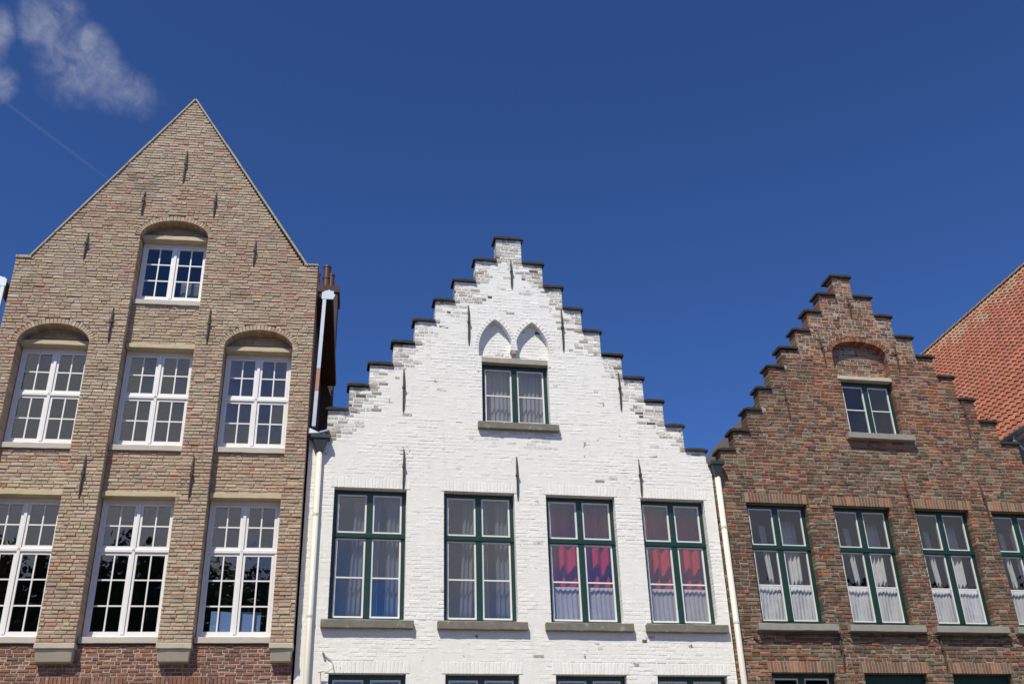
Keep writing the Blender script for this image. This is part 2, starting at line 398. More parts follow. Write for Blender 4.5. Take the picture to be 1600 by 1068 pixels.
class Wall:
    """Courses of single bricks over a mortar core. solid(z) gives the x spans that are wall at height z."""
    def __init__(s, h, mw, xc, brick_m, mortar_m, nm='wall', ch=.008, jit=.0035):
        s.ch, s.jit = ch, jit
        s.h, s.mw, s.xc, s.bm, s.mm, s.nm = h, mw, xc, brick_m, mortar_m, nm
        s.rec = []; s.core = MB(); s.extra = MB()
    def lay(s, solid, z0, z1, pick, yf=0.0, core_to=.3, course=.068, joint=.012, L=.215, H=.10, header=.5, rec=.008, edge_depth=.1, grow=0.0, jz=.0015, prot=.003, relief=None, jx=None):
        n = int(round((z1 - z0) / course)); course = (z1 - z0) / n
        run = None
        for k in range(n):
            za, zb = z0 + k * course, z0 + (k + 1) * course
            ivs = solid((za + zb) / 2)
            key = tuple((round(a, 3), round(b, 3)) for a, b in ivs)
            if run and run[0] == key: run[2] = zb
            else:
                if run: s._core(run, yf + rec, core_to, grow)
                run = [key, za, zb]
            rnd = random.Random(k * 7919 + int(z0 * 1000))
            lo = min((a for a, b in ivs), default=0); hi = max((b for a, b in ivs), default=0)
            x = math.floor(lo) - 1 - rnd.random() * .3; flip = k % 2 == 0
            while x < hi:
                if header >= .5: ln = L if flip else H
                else: ln = H if rnd.random() < header else L * (1 + (rnd.random() - .5) * .12)
                flip = not flip
                xa, xb = x, x + ln
                x += ln + (joint if jx is None else jx)
                for a, b in ivs:
                    pa, pb = max(xa, a), min(xb, b)
                    if pb - pa < .03:
                        continue
                    if pa - a < .045: pa = a
                    if b - pb < .045: pb = b
                    full = pa == xa and pb == xb
                    jj = (rnd.random() - .5) * 2 * jz
                    y = yf - rnd.random() * prot
                    if relief:
                        q_ = relief((pa + pb) / 2, (za + zb) / 2)
                        y = yf + (rec + .0015) * (1 - q_) - rnd.random() * prot * (.25 + .75 * q_)
                    s.rec.append([pa, pb, y, yf + (edge_depth if not full or pa == a or pb == b else .05), za + joint / 2 + jj, zb - joint / 2 + jj, pick((pa + pb) / 2, (za + zb) / 2, rnd), full])
        if run: s._core(run, yf + rec, core_to, grow)
    def _core(s, run, y0, y1, g):
        for a, b in run[0]:
            e = .006 if g == 0 else -g
            s.core.box(a + e, b - e, y0, y1, run[1], run[2])
    def rad(s, cx, cz, dx, dz, tw, th, yf, yb, col, ch=.005):     # one brick of an arch: centre, direction, width and length along it
        mb = s.extra; i = len(mb.v); px, pz = dz, -dx
        tw2 = tw * 1.0
        def at(u, v, y): return (cx + px * u + dx * v, y, cz + pz * u + dz * v)
        P = [(-tw2 / 2, -th / 2), (tw2 / 2, -th / 2), (tw2 / 2, th / 2), (-tw2 / 2, th / 2)]
        mb.v += [at(u, v, yb) for u, v in P]
        mb.v += [at(u, v, yf + ch) for u, v in P]
        mb.v += [at(u * (1 - 2 * ch / tw2), v * (1 - 2 * ch / th), yf + random.uniform(-.002, .002)) for u, v in P]
        for k in range(4):
            n = (k + 1) % 4
            mb.f.append((i + k, i + n, i + 4 + n, i + 4 + k)); mb.f.append((i + 4 + k, i + 4 + n, i + 8 + n, i + 8 + k))
        mb.f.append((i + 8, i + 9, i + 10, i + 11)); mb.c += [col] * 12
    def soldiers(s, x0, x1, z0, z1, yf, pick, w=.055, joint=.012, fan=.0):
        n = max(1, int((x1 - x0) / (w + joint))); st = (x1 - x0) / n; xm = (x0 + x1) / 2
        for k in range(n):
            x = x0 + (k + .5) * st
            t = fan * (x - xm) / ((x1 - x0) / 2)
            d = math.hypot(t, 1)
            s.rad(x + t * (z1 - z0) / 2, (z0 + z1) / 2, t / d, 1 / d, st - joint, z1 - z0 - joint, yf - random.random() * .003, yf + .1, pick(x, z1, random))
    def arch(s, fn, n, th, yf, yb, pick, joint=.012):              # ring of bricks outside a curve fn(t), t 0..1
        P = [Vector(fn(k / n)) for k in range(n + 1)]
        for k in range(n):
            a, b = P[k], P[k + 1]
            mid = (a + b) / 2; tg = (b - a); ln = tg.length; tg /= ln
            nx, nz = -tg.y, tg.x
            s.rad(mid.x + nx * th / 2, mid.y + nz * th / 2, nx, nz, ln - joint * .6, th, yf, yb, pick(mid.x, mid.y, random))
    def finish(s, limit=300, mb_name='brickwork'):
        core = s.core.build(s.nm, s.mm, s.h, s.xc)
        cand = []
        for i, r in enumerate(s.rec):
            if not r[7] or r[1] - r[0] < .16: continue
            w = s.mw @ Vector(((r[0] + r[1]) / 2 - s.xc, r[2], (r[4] + r[5]) / 2))
            px, py, d = pix(w)
            if 12 < px < 1588 and 12 < py < 1056: cand.append(((r[1] - r[0]) * (r[5] - r[4]) / d ** 2, i))
        cand.sort(reverse=True)
        chosen = {i for _, i in cand[:limit]}
        shared = {}
        mb = s.extra
        for i, (x0, x1, yf, yb, z0, z1, col, full) in enumerate(s.rec):
            if i in chosen:
                w, hh, dp = round(x1 - x0, 2), round(z1 - z0, 3), round(yb - yf, 2)
                key = (w, hh, dp, col)
                if key not in shared:
                    shared[key] = MB().brick(-w / 2, w / 2, 0, dp, -hh / 2, hh / 2, col, s.ch, s.jit).mesh('brick', s.bm)
                put('brick', shared[key], core, ((x0 + x1) / 2 - s.xc, yf, (z0 + z1) / 2))
            else:
                mb.brick(x0, x1, yf, yb, z0, z1, col, s.ch, s.jit)
        o = mb.build(mb_name, s.bm, core, s.xc)
        o['kind'] = 'stuff'
        return core

def palette(cols, n, spread=.18, al=(0, 1), seed=1, ch=.08):
    rnd = random.Random(seed); out = []
    for k in range(n):
        c = cols[k % len(cols)]; g = 1 + (rnd.random() - .5) * 2 * spread
        out.append(tuple(round(max(.01, v * g * (1 + (rnd.random() - .5) * ch)), 3) for v in c) + (round(rnd.uniform(*al), 2),))
    return out

# ------------------------------------------------------------------ ground
g = MB().box(-900, 900, -900, 900, -.5, 0).build('ground', 'ground')
g['kind'] = 'structure'

# ------------------------------------------------------------------ windows
pane_cache = {}
def pane(parent, xc, x0, x1, y, z0, z1, mat, tilt=.011):
    w, h = round(x1 - x0, 3), round(z1 - z0, 3)
    k = (w, h, mat)
    if k not in pane_cache:
        pane_cache[k] = MB().box(-w / 2, w / 2, -.002, .002, -h / 2, h / 2).mesh('pane', mat)
    o = put('pane', pane_cache[k], parent, ((x0 + x1) / 2 - xc, y, (z0 + z1) / 2))
    o.rotation_euler = (random.uniform(-tilt, tilt), 0, random.uniform(-tilt, tilt))
    return o
def window(h, xc, x0, x1, z0, z1, y, ztr=None, frame='green', sash='sash', fw=.07, top=.07, bot=.045, mull=.11, trh=.10, sw=.034,
           rows=(1, 2), cols=1, bar=.028, glass='glass', tproud=.03, name='window'):
    f = MB(); d = .075
    f.box(x0, x0 + fw, y, y + d, z0, z1); f.box(x1 - fw, x1, y, y + d, z0, z1)
    f.box(x0 + fw, x1 - fw, y, y + d, z1 - top, z1); f.box(x0 + fw, x1 - fw, y, y + d, z0, z0 + bot)
    xm = (x0 + x1) / 2
    f.box(xm - mull / 2, xm + mull / 2, y - .012, y + d - .01, z0 + bot, z1 - top)
    o = f.build(name, frame, h, xc)
    levels = [(z0 + bot, z1 - top, rows[1])]
    if ztr:
        levels = [(z0 + bot, ztr - trh / 2, rows[1]), (ztr + trh / 2, z1 - top, rows[0])]
        t = MB().box(x0 + .004, x1 - .004, y - tproud, y + d - .006, ztr - trh / 2, ztr + trh / 2).build('transom', frame, o, xc)
        if tproud: bevel(t, .012)
    for za, zb, nr in levels:
        for xa, xb in ((x0 + fw, xm - mull / 2), (xm + mull / 2, x1 - fw)):
            a, b, c, e = xa + .004, xb - .004, za + .004, zb - .004
            s = MB(); ys, ye = y + .012, y + .052
            s.box(a, a + sw, ys, ye, c, e); s.box(b - sw, b, ys, ye, c, e)
            s.box(a + sw, b - sw, ys, ye, c, c + sw); s.box(a + sw, b - sw, ys, ye, e - sw, e)
            s.build('sash', sash, o, xc)
            ia, ib, ic, ie = a + sw, b - sw, c + sw, e - sw
            cw = (ib - ia - bar * (cols - 1)) / cols; rh = (ie - ic - bar * (nr - 1)) / nr
            for q in range(1, cols):
                bx = ia + q * cw + (q - 1) * bar
                MB().box(bx, bx + bar, ys + .004, ye - .004, ic, ie).build('glazing_bar', sash, o, xc)
            for q in range(1, nr):
                bz = ic + q * rh + (q - 1) * bar
                MB().box(ia, ib, ys + .006, ye - .006, bz, bz + bar).build('glazing_bar', sash, o, xc)
            for p in range(cols):
                for q in range(nr):
                    pane(o, xc, ia + p * (cw + bar), ia + p * (cw + bar) + cw, y + .034, ic + q * (rh + bar), ic + q * (rh + bar) + rh, glass)
    return o
def stone(par, xc, nm, mat, x0, x1, y0, y1, z0, z1, bv=.008, amp=.004):
    n = max(2, int((x1 - x0) / .16)); mb = MB(); j = lambda: random.uniform(-amp, amp)
    for k in range(n + 1):
        x = x0 + (x1 - x0) * k / n; d = j()
        mb.v += [(x, y0 + d, z0 + j()), (x, y0 + d + j() * .5, z1 + j()), (x, y1, z1), (x, y1, z0)]
    for k in range(n):
        p, q = 4 * k, 4 * k + 4
        for e in range(4):
            w = (e + 1) % 4; mb.f.append((p + e, q + e, q + w, p + w))
    mb.f.append((0, 1, 2, 3)); mb.f.append(tuple(4 * n + e for e in (3, 2, 1, 0)))
    return bevel(mb.build(nm, mat, par, xc), bv)
def anchor(h, xc, x, z1, z0, y, mat='iron', lean=0.0, w=.017):
    mb = MB(); n = 7
    pts = []; rr = []
    for k in range(n):
        t = k / (n - 1)
        pts.append((x + lean * (.5 - t) + random.uniform(-.003, .003), y - .035 - .012 * math.sin(t * math.pi) + .02 * (abs(t - .5) * 2) ** 3, z1 + (z0 - z1) * t)); rr.append(w * (1.0 + .25 * math.sin(t * math.pi)) * (.7 if k in (0, n - 1) else 1))
    mb.tube(pts, rr, 6)
    zm = (z0 + z1) / 2 + .05
    mb.box(x - .03, x + .03, y - .075, y - .02, zm - .022, zm + .022)
    mb.box(x - .014, x + .014, y - .03, y + .05, zm - .016, zm + .016)
    return mb.build('wall_anchor', mat, h, xc, smooth=False)
def cap(h, xc, x0, x1, z1, y0, y1, th=.055, seed=0):
    rnd = random.Random(seed); mb = MB(); n = 6; lo, hi = [], []
    ring = []
    for k in range(n + 1):
        t = k / n; x = x0 + (x1 - x0) * t
        e = .018 * (1 if k in (0, n) else 0)
        ring.append((x, z1 - e + rnd.uniform(-.008, .008), z1 - th - e * .3 + rnd.uniform(-.007, .007), rnd.uniform(-.008, .008)))
    i = 0
    for x, a, b_, dy in ring:
        mb.v += [(x, y0 + dy, b_), (x, y0 + dy + .006, a - .012), (x, y0 + .05, a + .004), (x, y1, a), (x, y1, b_)]
    for k in range(n):
        p, q = k * 5, (k + 1) * 5
        for e in range(5):
            w = (e + 1) % 5
            mb.f.append((p + e, p + w, q + w, q + e)[::-1])
    mb.f.append((0, 1, 2, 3, 4)); mb.f.append(tuple(n * 5 + e for e in (4, 3, 2, 1, 0)))
    return mb.build('coping_stone', 'cap', h, xc)
def drape(name, label, cat, x0, x1, z0, z1, y, mat, folds=7, amp=.03, seed=0, sway=0.0, group=None, taper=0.0):
    rnd = random.Random(seed); nx, nz = folds * 8, 8; mb = MB(); ph = [rnd.uniform(.7, 1.3) for _ in range(folds + 2)]
    for r_ in range(nz + 1):
        t = r_ / nz
        for k in range(nx + 1):
            s = k / nx; fi = s * folds; w = ph[int(fi)] * (1 - fi % 1) + ph[int(fi) + 1] * (fi % 1)
            xx = x0 + (x1 - x0) * s
            xx = xx + taper * (1 - t) * (x0 - xx if taper > 0 else xx - x1)
            mb.v.append((xx + sway * (1 - t) + .012 * math.sin(fi * 5 + t * 3), y + amp * w * math.sin(fi * 2 * math.pi + .6 * math.sin(t * 2.5 + seed)) * (1.1 - .35 * t), z0 + (z1 - z0) * t + .004 * math.sin(fi * 6.28)))
    for r_ in range(nz):
        for k in range(nx):
            i = r_ * (nx + 1) + k
            mb.f.append((i, i + 1, i + nx + 2, i + nx + 1))
    o = mb.build(name, mat, smooth=True)
    md = o.modifiers.new('thickness', 'SOLIDIFY'); md.thickness = .003
    return tag(o, label, cat, group)

# ================================================================== LEFT HOUSE: buff brick, pointed gable
LY = R(-2.965); LX = -3.28
hl, mwl = house('gabled_house', 'tall buff brick house with a pointed gable and white paned windows', LX, (LX + 1) * math.tan(LY), LY)
PD = .19                                   # piers stand this far proud of the bays
buff = palette([(0.461, 0.354, 0.253), (0.451, 0.340, 0.249), (0.430, 0.306, 0.221), (0.483, 0.384, 0.282), (0.424, 0.344, 0.252), (0.462, 0.359, 0.258), (0.415, 0.245, 0.168), (0.494, 0.421, 0.328), (0.364, 0.285, 0.217), (0.444, 0.363, 0.251), (0.460, 0.345, 0.253), (0.413, 0.315, 0.236), (0.482, 0.377, 0.281), (0.441, 0.324, 0.238)], 56, .11, (.2, 1), 3)
redp = palette([(.25, .115, .08), (.27, .13, .09), (.22, .105, .08), (.29, .15, .11), (.20, .105, .085), (.26, .14, .10), (.17, .10, .08)], 28, .14, (.1, .8), 4)
def pick_buff(x, z, rnd):
    n = noise.noise(Vector((x * .5, z * .7, 2.2)))
    k = rnd.randrange(len(buff))
    if n > .12 and rnd.random() < .5: k = (k // 14) * 14 + rnd.choice((1, 2, 6, 11, 13))
    elif n < -.12 and rnd.random() < .5: k = (k // 14) * 14 + rnd.choice((3, 4, 7, 9, 12))
    return buff[k]
def pick_red(x, z, rnd): return redp[rnd.randrange(len(redp))]
bays = [(-6.0, -4.63, 11.80, .43), (-3.97, -2.57, 14.45, .40), (-1.98, -.61, 11.84, .41)]
XL, XR = -6.37, -.205
def gable_l(z):
    if z < 13.72: a, b = XL, XR
    elif z < 13.80: a, b = XL + .03, XR
    else:
        t = (z - 13.75) / (18.18 - 13.75)
        a, b = -6.10 + t * (6.10 - 3.24), -.45 + t * (.45 - 3.24)
        if z < 13.86: b = XR
    return a, b
def bay_cut(z, k, extra=0.0):
    a, b, zs, rise = bays[k]
    if z <= zs: return (a, b)
    q = (z - zs) / (rise + extra)
    if q >= 1: return None
    hw = ((b - a) / 2 + extra) * math.sqrt(1 - q * q); m_ = (a + b) / 2
    return (m_ - hw, m_ + hw)
def solid_front(z):
    return sub([gable_l(z)], [c for c in (bay_cut(z, k, .115) for k in range(3)) if c])
wl = Wall(hl, mwl, LX, 'brick_buff', 'mortar_buff')
wl.lay(solid_front, 5.88, 18.12, pick_buff, yf=-PD, core_to=.40, course=.071, joint=.015, L=.205, H=.10, header=.32, rec=.012, edge_depth=PD + .25, prot=.012, jz=.006, jx=.008)
for k, (a, b, zs, rise) in enumerate(bays):
    m_ = (a + b) / 2; hw = (b - a) / 2
    wl.arch(lambda t, m_=m_, hw=hw, zs=zs, rise=rise: (m_ - hw * math.cos(math.pi * t), zs + rise * math.sin(math.pi * t)), 30, .112, -PD - .001, .26, pick_buff, joint=.005)
win_l = []
for k, (za, zb) in ((0, (6.02, 8.65)), (1, (6.02, 8.65)), (2, (6.02, 8.65)), (0, (9.70, 11.83)), (1, (9.70, 11.83)), (2, (9.70, 11.83)), (1, (12.96, 14.46))):
    win_l.append((k, za, zb))
TY = {0: 11.93, 1: 14.56, 2: 11.93}
def solid_back(z):
    out = []
    for k, (a, b, zs, rise) in enumerate(bays):
        if z > zs + rise + .05: continue
        if z > TY[k]: continue
        if any(kk == k and za - .12 < z < zb + .10 for kk, za, zb in win_l): continue
        out.append((a, b))
    return out
def solid_tymp(z):
    return [(a, b) for k, (a, b, zs, rise) in enumerate(bays) if TY[k] <= z < zs + rise + .05]
wl.lay(solid_back, 5.88, 14.84, pick_buff, yf=0.0, core_to=.40, course=.071, joint=.015, L=.205, H=.10, header=.32, rec=.011, grow=.04, prot=.010, jz=.006, jx=.008)
wl.lay(solid_tymp, 11.88, 14.88, pick_buff, yf=.11, core_to=.40, course=.071, joint=.015, L=.205, H=.10, header=.32, rec=.010, grow=.04, prot=.008, jz=.005, jx=.008)
wl.lay(lambda z: [(XL, XR)], 4.2, 5.88, pick_red, yf=0.0, core_to=.40, course=.066, joint=.012, L=.19, H=.095, header=.5, rec=.007, prot=.004)
wl.soldiers(-4.55, -3.1, 5.12, 5.34, -.012, pick_red); wl.soldiers(-2.6, -1.2, 5.12, 5.34, -.012, pick_red)
wl.core.box(XL, XR, .006, .40, 0, 4.2)
wl.finish(300)
for k, za, zb in win_l:
    a, b = bays[k][0] + .015, bays[k][1] - .015
    low = za < 9; att = za > 12
    up_ = .17 * (za - 1.6) / 20 - .01
    o = window(hl, LX, a, b, za + up_, zb - .002, .17, None if att else (7.655 if low else 10.82), 'white', 'white', fw=.055, top=.07, bot=.06, mull=.055, trh=.075, sw=.046,
               rows=(2, 3) if low else (2, 3 if att else 2), cols=2, bar=.026, tproud=.012, glass='glass_dark' if att else 'glass')
    MB().box(a + .002, b - .002, .12, .25, za + up_ - .035, za + up_ - .002).build('frame_base', 'white', o, LX)
    stone(o, LX, 'sill', 'stone_sill', a - .005, b + .005, -.045, .33, za - .115, za - .002)
    stone(o, LX, 'lintel', 'stone_yellow', a - .006, b + .006, -.03, .36, zb + .002, zb + .098)
for x0, x1 in ((XL, -6.0), (-4.63, -3.97), (-2.57, -1.98), (-.61, XR)):
    o = stone(hl, LX, 'corbel', 'stone', x0 - .012, x1 + .012, -PD - .035, 0.02, 5.775, 5.878, .012)
    c = MB().hexa([(x0 + .03, -PD + .055, 5.56), (x1 - .03, -PD + .055, 5.56), (x1 - .03, .05, 5.56), (x0 + .03, .05, 5.56)],
                  [(x0 + .01, -PD - .012, 5.774), (x1 - .01, -PD - .012, 5.774), (x1 - .01, .05, 5.774), (x0 + .01, .05, 5.774)]).build('corbel_block', 'stone', o, LX)
    bevel(c, .012)
# verge coping and shoulders
def rake(x0, z0, x1, z1, nm='verge_coping'):
    d = Vector((x1 - x0, 0, z1 - z0)).normalized(); nrm = Vector((-d.z, 0, d.x))
    if nrm.z < 0: nrm = -nrm
    n = 7
    for k in range(n):
        p = Vector((x0, 0, z0)).lerp(Vector((x1, 0, z1)), k / n); q = Vector((x0, 0, z0)).lerp(Vector((x1, 0, z1)), (k + 1) / n) - d * .006
        up = .026 + random.uniform(-.004, .004)
        pts = [p - nrm * .015, q - nrm * .015, q + nrm * up, p + nrm * up]
        bevel(MB().poly([(v.x, v.z) for v in pts], -PD - .03, .42).build(nm, 'coping', hl, LX), .008)
rake(-6.12, 13.76, -3.235, 18.22); rake(-3.235, 18.22, -.43, 13.84)
stone(hl, LX, 'shoulder_stone', 'coping', XL - .01, -6.07, -PD - .03, .32, 13.735, 13.80)
stone(hl, LX, 'shoulder_stone', 'coping', -.50, XR + .012, -PD - .02, .32, 13.86, 13.905)
for x, za, zb in ((-3.25, 16.73, 15.85), (-4.02, 15.57, 14.95), (-2.51, 15.64, 14.99), (-5.03, 14.42, 13.77), (-1.56, 14.43, 13.78), (-4.265, 12.63, 11.86), (-2.335, 12.69, 11.88), (-4.31, 9.40, 8.53), (-2.32, 9.42, 8.54)):
    anchor(hl, LX, x, za, zb, -PD)
# body behind the front
sh = MB()
sh.box(XL + .02, XL + .22, .401, 9, 0, 13.2); sh.box(XR - .22, XR - .02, .401, 9, 0, 13.2); sh.box(XL + .22, XR - .22, 8.8, 9, 0, 13.2)
sh.build('side_wall', 'side', hl, LX)
it = MB()
for z in (5.5, 9.1, 12.45):
    it.box(XL + .22, XR - .22, .401, 6, z, z + .25)
it.box(XL + .22, XR - .22, 4.2, 4.3, 0, 13.2); it.box(-4.6, -1.9, .401, 4.2, 15.3, 15.4)
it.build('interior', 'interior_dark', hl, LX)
rr_ = MB()
for sgn, xe in ((-1, XL - .05), (1, XR + .05)):
    rr_.poly([(xe, 13.30), (-3.24, 17.80), (-3.24, 17.94), (xe + sgn * .02, 13.44)][::sgn], .405, 9.1)
rr_.build('roof', 'roof_dark', hl, LX)
# eaves: boxed soffit and zinc gutter running back from the front on both sides
for sgn, xe in ((1, XR), (-1, XL)):
    x0, x1 = sorted((xe + sgn * .02, xe + sgn * .34)); y1 = 4.3
    e = MB().box(x0, x1, -.06, y1, 13.16, 13.20).build('eaves_soffit', 'soffit', hl, LX)
    x2, x3 = sorted((xe + sgn * .17, xe + sgn * .36))
    gt = MB().box(x2, x3, -.085, y1 + .02, 13.205, 13.32).build('gutter', 'zinc', e, LX)
    xp = xe + sgn * .165
    MB().poly([(xp - .05 * sgn, 13.10), (xp + .19 * sgn, 13.10), (xp + .23 * sgn, 13.21), (xp + .10 * sgn, 13.33), (xp - .05 * sgn, 13.26)][::sgn], -.115, -.088).build('gutter_end', 'zinc', e, LX)
    if sgn == 1:
        for za, zb, mt in ((11.45, 13.12, 'zinc'), (10.95, 11.44, 'zinc_rust'), (10.16, 10.94, 'zinc')):
            t1, t0 = (za - 10.16) / 3 * .06, (zb - 10.16) / 3 * .06
            MB().hexa([(xp - .085 + t1, -.11, za), (xp - .012 + t1, -.11, za), (xp - .012 + t1, -.04, za), (xp - .085 + t1, -.04, za)],
                      [(xp - .085 + t0, -.11, zb), (xp - .012 + t0, -.11, zb), (xp - .012 + t0, -.04, zb), (xp - .085 + t0, -.04, zb)]).build('downpipe', mt, e, LX)
    else:
        MB().box(xp - .05, xp + .03, -.11, -.04, 9.0, 13.12).build('downpipe', 'zinc', e, LX)
# chimney
ch = MB().box(-.62, .06, 4.45, 5.3, 8.5, 15.95); ch.box(-.66, .10, 4.41, 5.34, 15.95, 16.15)
ch = ch.build('chimney', 'brick_chimney', hl, LX)
cw = Wall(hl, mwl, LX, 'brick_buff', 'mortar_buff')
for x, r_, zt, mt in ((-.27, .105, 16.95, 'pot'), (-.14, .08, 16.7, 'pot'), (-.56, .12, 16.72, 'pot_orange')):
    p = MB().tube([(x, 4.8, 16.14), (x, 4.8, zt - .42), (x, 4.8, zt - .40), (x, 4.8, zt - .36), (x, 4.8, zt - .34), (x, 4.8, zt - .05), (x, 4.8, zt - .04), (x, 4.8, zt)],
                  [r_ * 1.05, r_, r_ * 1.12, r_ * 1.12, r_, r_ * .97, r_ * 1.1, r_ * 1.08], 16)
    p.build('chimney_pot', mt, ch, LX, smooth=False)

# ================================================================== MIDDLE HOUSE: whitewashed, stepped gable
WX = 4.05
hw_, mww = house('stepped_gable_house', 'whitewashed brick house with a stepped gable and dark green window frames', WX)
T = [15.14, 14.52, 13.93, 13.40, 12.86, 12.30, 11.755, 11.23, 10.66, 10.115]
WLs = [3.735, 3.254, 2.777, 2.353, 1.912, 1.463, .982, .583, .171, -.165]
WRs = [4.317, 4.79, 5.215, 5.634, 6.029, 6.482, 6.918, 7.33, 7.725, 8.18]
CT = .07
def gable_w(z):
    a, b = WLs[0], WRs[0]
    for k in range(10):
        tl = T[k] - CT if k < 9 else 9.98
        if z < tl: a = WLs[k]
        if z < T[k] - CT: b = WRs[k]
    if z < 9.75: b = 8.268
    return a, b
up_w = [(.383, 1.803), (2.549, 3.981), (4.633, 6.079), (6.635, 8.018)]
lo_w = [(.45, 1.85), (2.58, 3.97), (4.67, 6.05), (6.66, 8.07)]
UZ0, UZ1, LZ0, LZ1 = 6.35, 8.945, 3.2, 5.39
AX0, AX1, AZ0, AZ1 = 3.36, 4.81, 10.48, 12.04
def lancet(z, x0, xa, x1, zs, za):
    """pointed arch cut at height z"""
    if z <= zs: return (x0, x1)
    if z >= za: return None
    h_ = za - zs; sp = (x1 - x0) / 2; rr = (sp * sp + h_ * h_) / (2 * sp)
    w = max(0, math.sqrt(max(0, rr * rr - (z - zs) ** 2)) - (rr - sp)) / sp
    return (xa - (xa - x0) * w, xa + (x1 - xa) * w)
NI = [(3.30, 3.675, 4.055, 12.22, 12.97), (4.105, 4.495, 4.86, 12.22, 12.95)]
def niche_cuts(z, ex=0.0):
    out = []
    if AZ1 <= z < 12.2: return [(3.30, 4.86)]
    for x0, xa, x1, zs, za in NI:
        if z < 12.2: continue
        c = lancet(z, x0, xa, x1, zs, za)
        if c: out.append((c[0] - ex, c[1] + ex))
    return out
def solid_w(z):
    cuts = []
    if UZ0 < z < UZ1: cuts += up_w
    if UZ1 <= z < UZ1 + .2269: cuts += [(a - .07, b + .07) for a, b in up_w]
    if LZ0 < z < LZ1: cuts += lo_w
    if LZ1 <= z < LZ1 + .2269: cuts += [(a - .07, b + .07) for a, b in lo_w]
    if AZ0 < z < AZ1: cuts.append((AX0, AX1))
    cuts += niche_cuts(z, .075 if z > 12.3 else 0)
    return sub([gable_w(z)], cuts)
whites = palette([(.81, .805, .775), (.83, .825, .795), (.78, .77, .735), (.82, .815, .785)], 10, .035, (0, .25), 5, 0)
worn = palette([(.66, .64, .60), (.60, .57, .52), (.70, .68, .64)], 10, .08, (.55, 1.0), 6, 0)
dull = palette([(.66, .65, .61), (.70, .69, .66)], 8, .06, (.2, .6), 8, 0)
bare = [(.20, .17, .14, 0.0), (.13, .10, .085, 0.0), (.33, .24, .18, .3), (.30, .28, .24, .5)]
def pick_white(x, z, rnd):
    a, b = gable_w(z)
    e = min(x - a, b - x) if z > 9.9 else 9
    n = noise.noise(Vector((x * 1.1, z * 1.4, 3.3)))
    p = (.85 if e < .32 else .34 if e < .7 else .012) * (1 + 1.1 * n) if z > 9.9 else .008
    if z > 13.6: p = max(p, .38)
    q = rnd.random()
    if q < p * .14: return bare[rnd.randrange(4)]
    if q < p: return worn[rnd.randrange(10)]
    if (9.95 < z < 10.36 and 3.2 < x < 5.05 and rnd.random() < .75 - (10.36 - z)) or (e < .5 and rnd.random() < .35): return dull[rnd.randrange(8)]
    return whites[rnd.randrange(10)]
def relief_w(x, z):
    a, b = gable_w(z)
    e = min(x - a, b - x) if z > 9.9 else 3
    n = noise.noise(Vector((x * .8, z * 1.3, 1.7))) + .5 * noise.noise(Vector((x * 2.1, z * 3.1, 5.7)))
    return max(0.0, min(1.0, .38 + .75 * n + max(0, .6 - e * .8)))
ww = Wall(hw_, mww, WX, 'paint_brick', 'mortar_white', ch=.005, jit=.0016)
CW = (UZ1 - LZ1) / 47
ww.lay(solid_w, LZ1 - 16 * CW, LZ1 + 128 * CW, pick_white, yf=0.0, core_to=.30, course=CW, joint=.012, L=.20, H=.10, header=.38, rec=.0038, edge_depth=.295, prot=.0032, jz=.004, relief=relief_w)
ww.lay(lambda z: [(3.25, 4.92)] if 12.05 < z < 13.0 else [], 12.05, 13.03, pick_white, yf=.15, core_to=.295, course=.076, joint=.012, L=.20, H=.10, header=.38, rec=.003, prot=.004)
for row, zt in ((up_w, UZ1), (lo_w, LZ1)):
    for a, b in row: ww.soldiers(a - .065, b + .065, zt + .004, zt + .2269, 0.0, lambda x, z, r_: whites[r_.randrange(10)], fan=.10)
    for a, b in row: ww.core.box(a - .075, b + .075, .0045, .30, zt + .012, zt + .2269)
for x0, xa, x1, zs, za in NI:
    def side(sg):
        def fn(t):
            z = zs + (za - zs) * t; c = lancet(min(z, za - 1e-4), x0, xa, x1, zs - 1e-6, za)
            return (c[0], z) if sg < 0 else (c[1], z)
        return fn
    fl, fr_ = side(-1), side(1)
    pw = lambda x, z, r_: whites[r_.randrange(10)]
    ww.arch(fl, 11, .10, -.004, .16, pw); ww.arch(lambda t: fr_(1 - t), 11, .10, -.004, .16, pw)
stone(hw_, WX, 'niche_corbel', 'kneeler', 4.035, 4.125, -.004, .14, 12.13, 12.235, .02)
ww.core.box(-.165, 8.268, .004, .30, 0, 4.2)
ww.finish(300)
for (a, b) in up_w:
    o = window(hw_, WX, a + .004, b - .004, UZ0 + .005, UZ1 - .002, .17, 8.03, rows=(1, 2), bot=.08)
    stone(o, WX, 'sill', 'stone_grey', a - .13, b + .17, -.10, .2, UZ0 - .155, UZ0, .012)
for (a, b) in lo_w:
    o = window(hw_, WX, a + .004, b - .004, LZ0 + .005, LZ1 - .002, .17, 4.6, rows=(1, 2))
    stone(o, WX, 'sill', 'stone_grey', a - .13, b + .17, -.10, .2, LZ0 - .155, LZ0, .012)
o = window(hw_, WX, AX0 + .004, AX1 - .004, AZ0 + .005, 11.90, .15, None, rows=(1, 2), top=.09, bot=.08)
stone(o, WX, 'sill', 'stone_grey', 3.25, 4.97, -.10, .2, AZ0 - .155, AZ0, .012)
stone(o, WX, 'lintel', 'kneeler', 3.285, 4.845, .012, .26, 11.905, 12.035, .01)
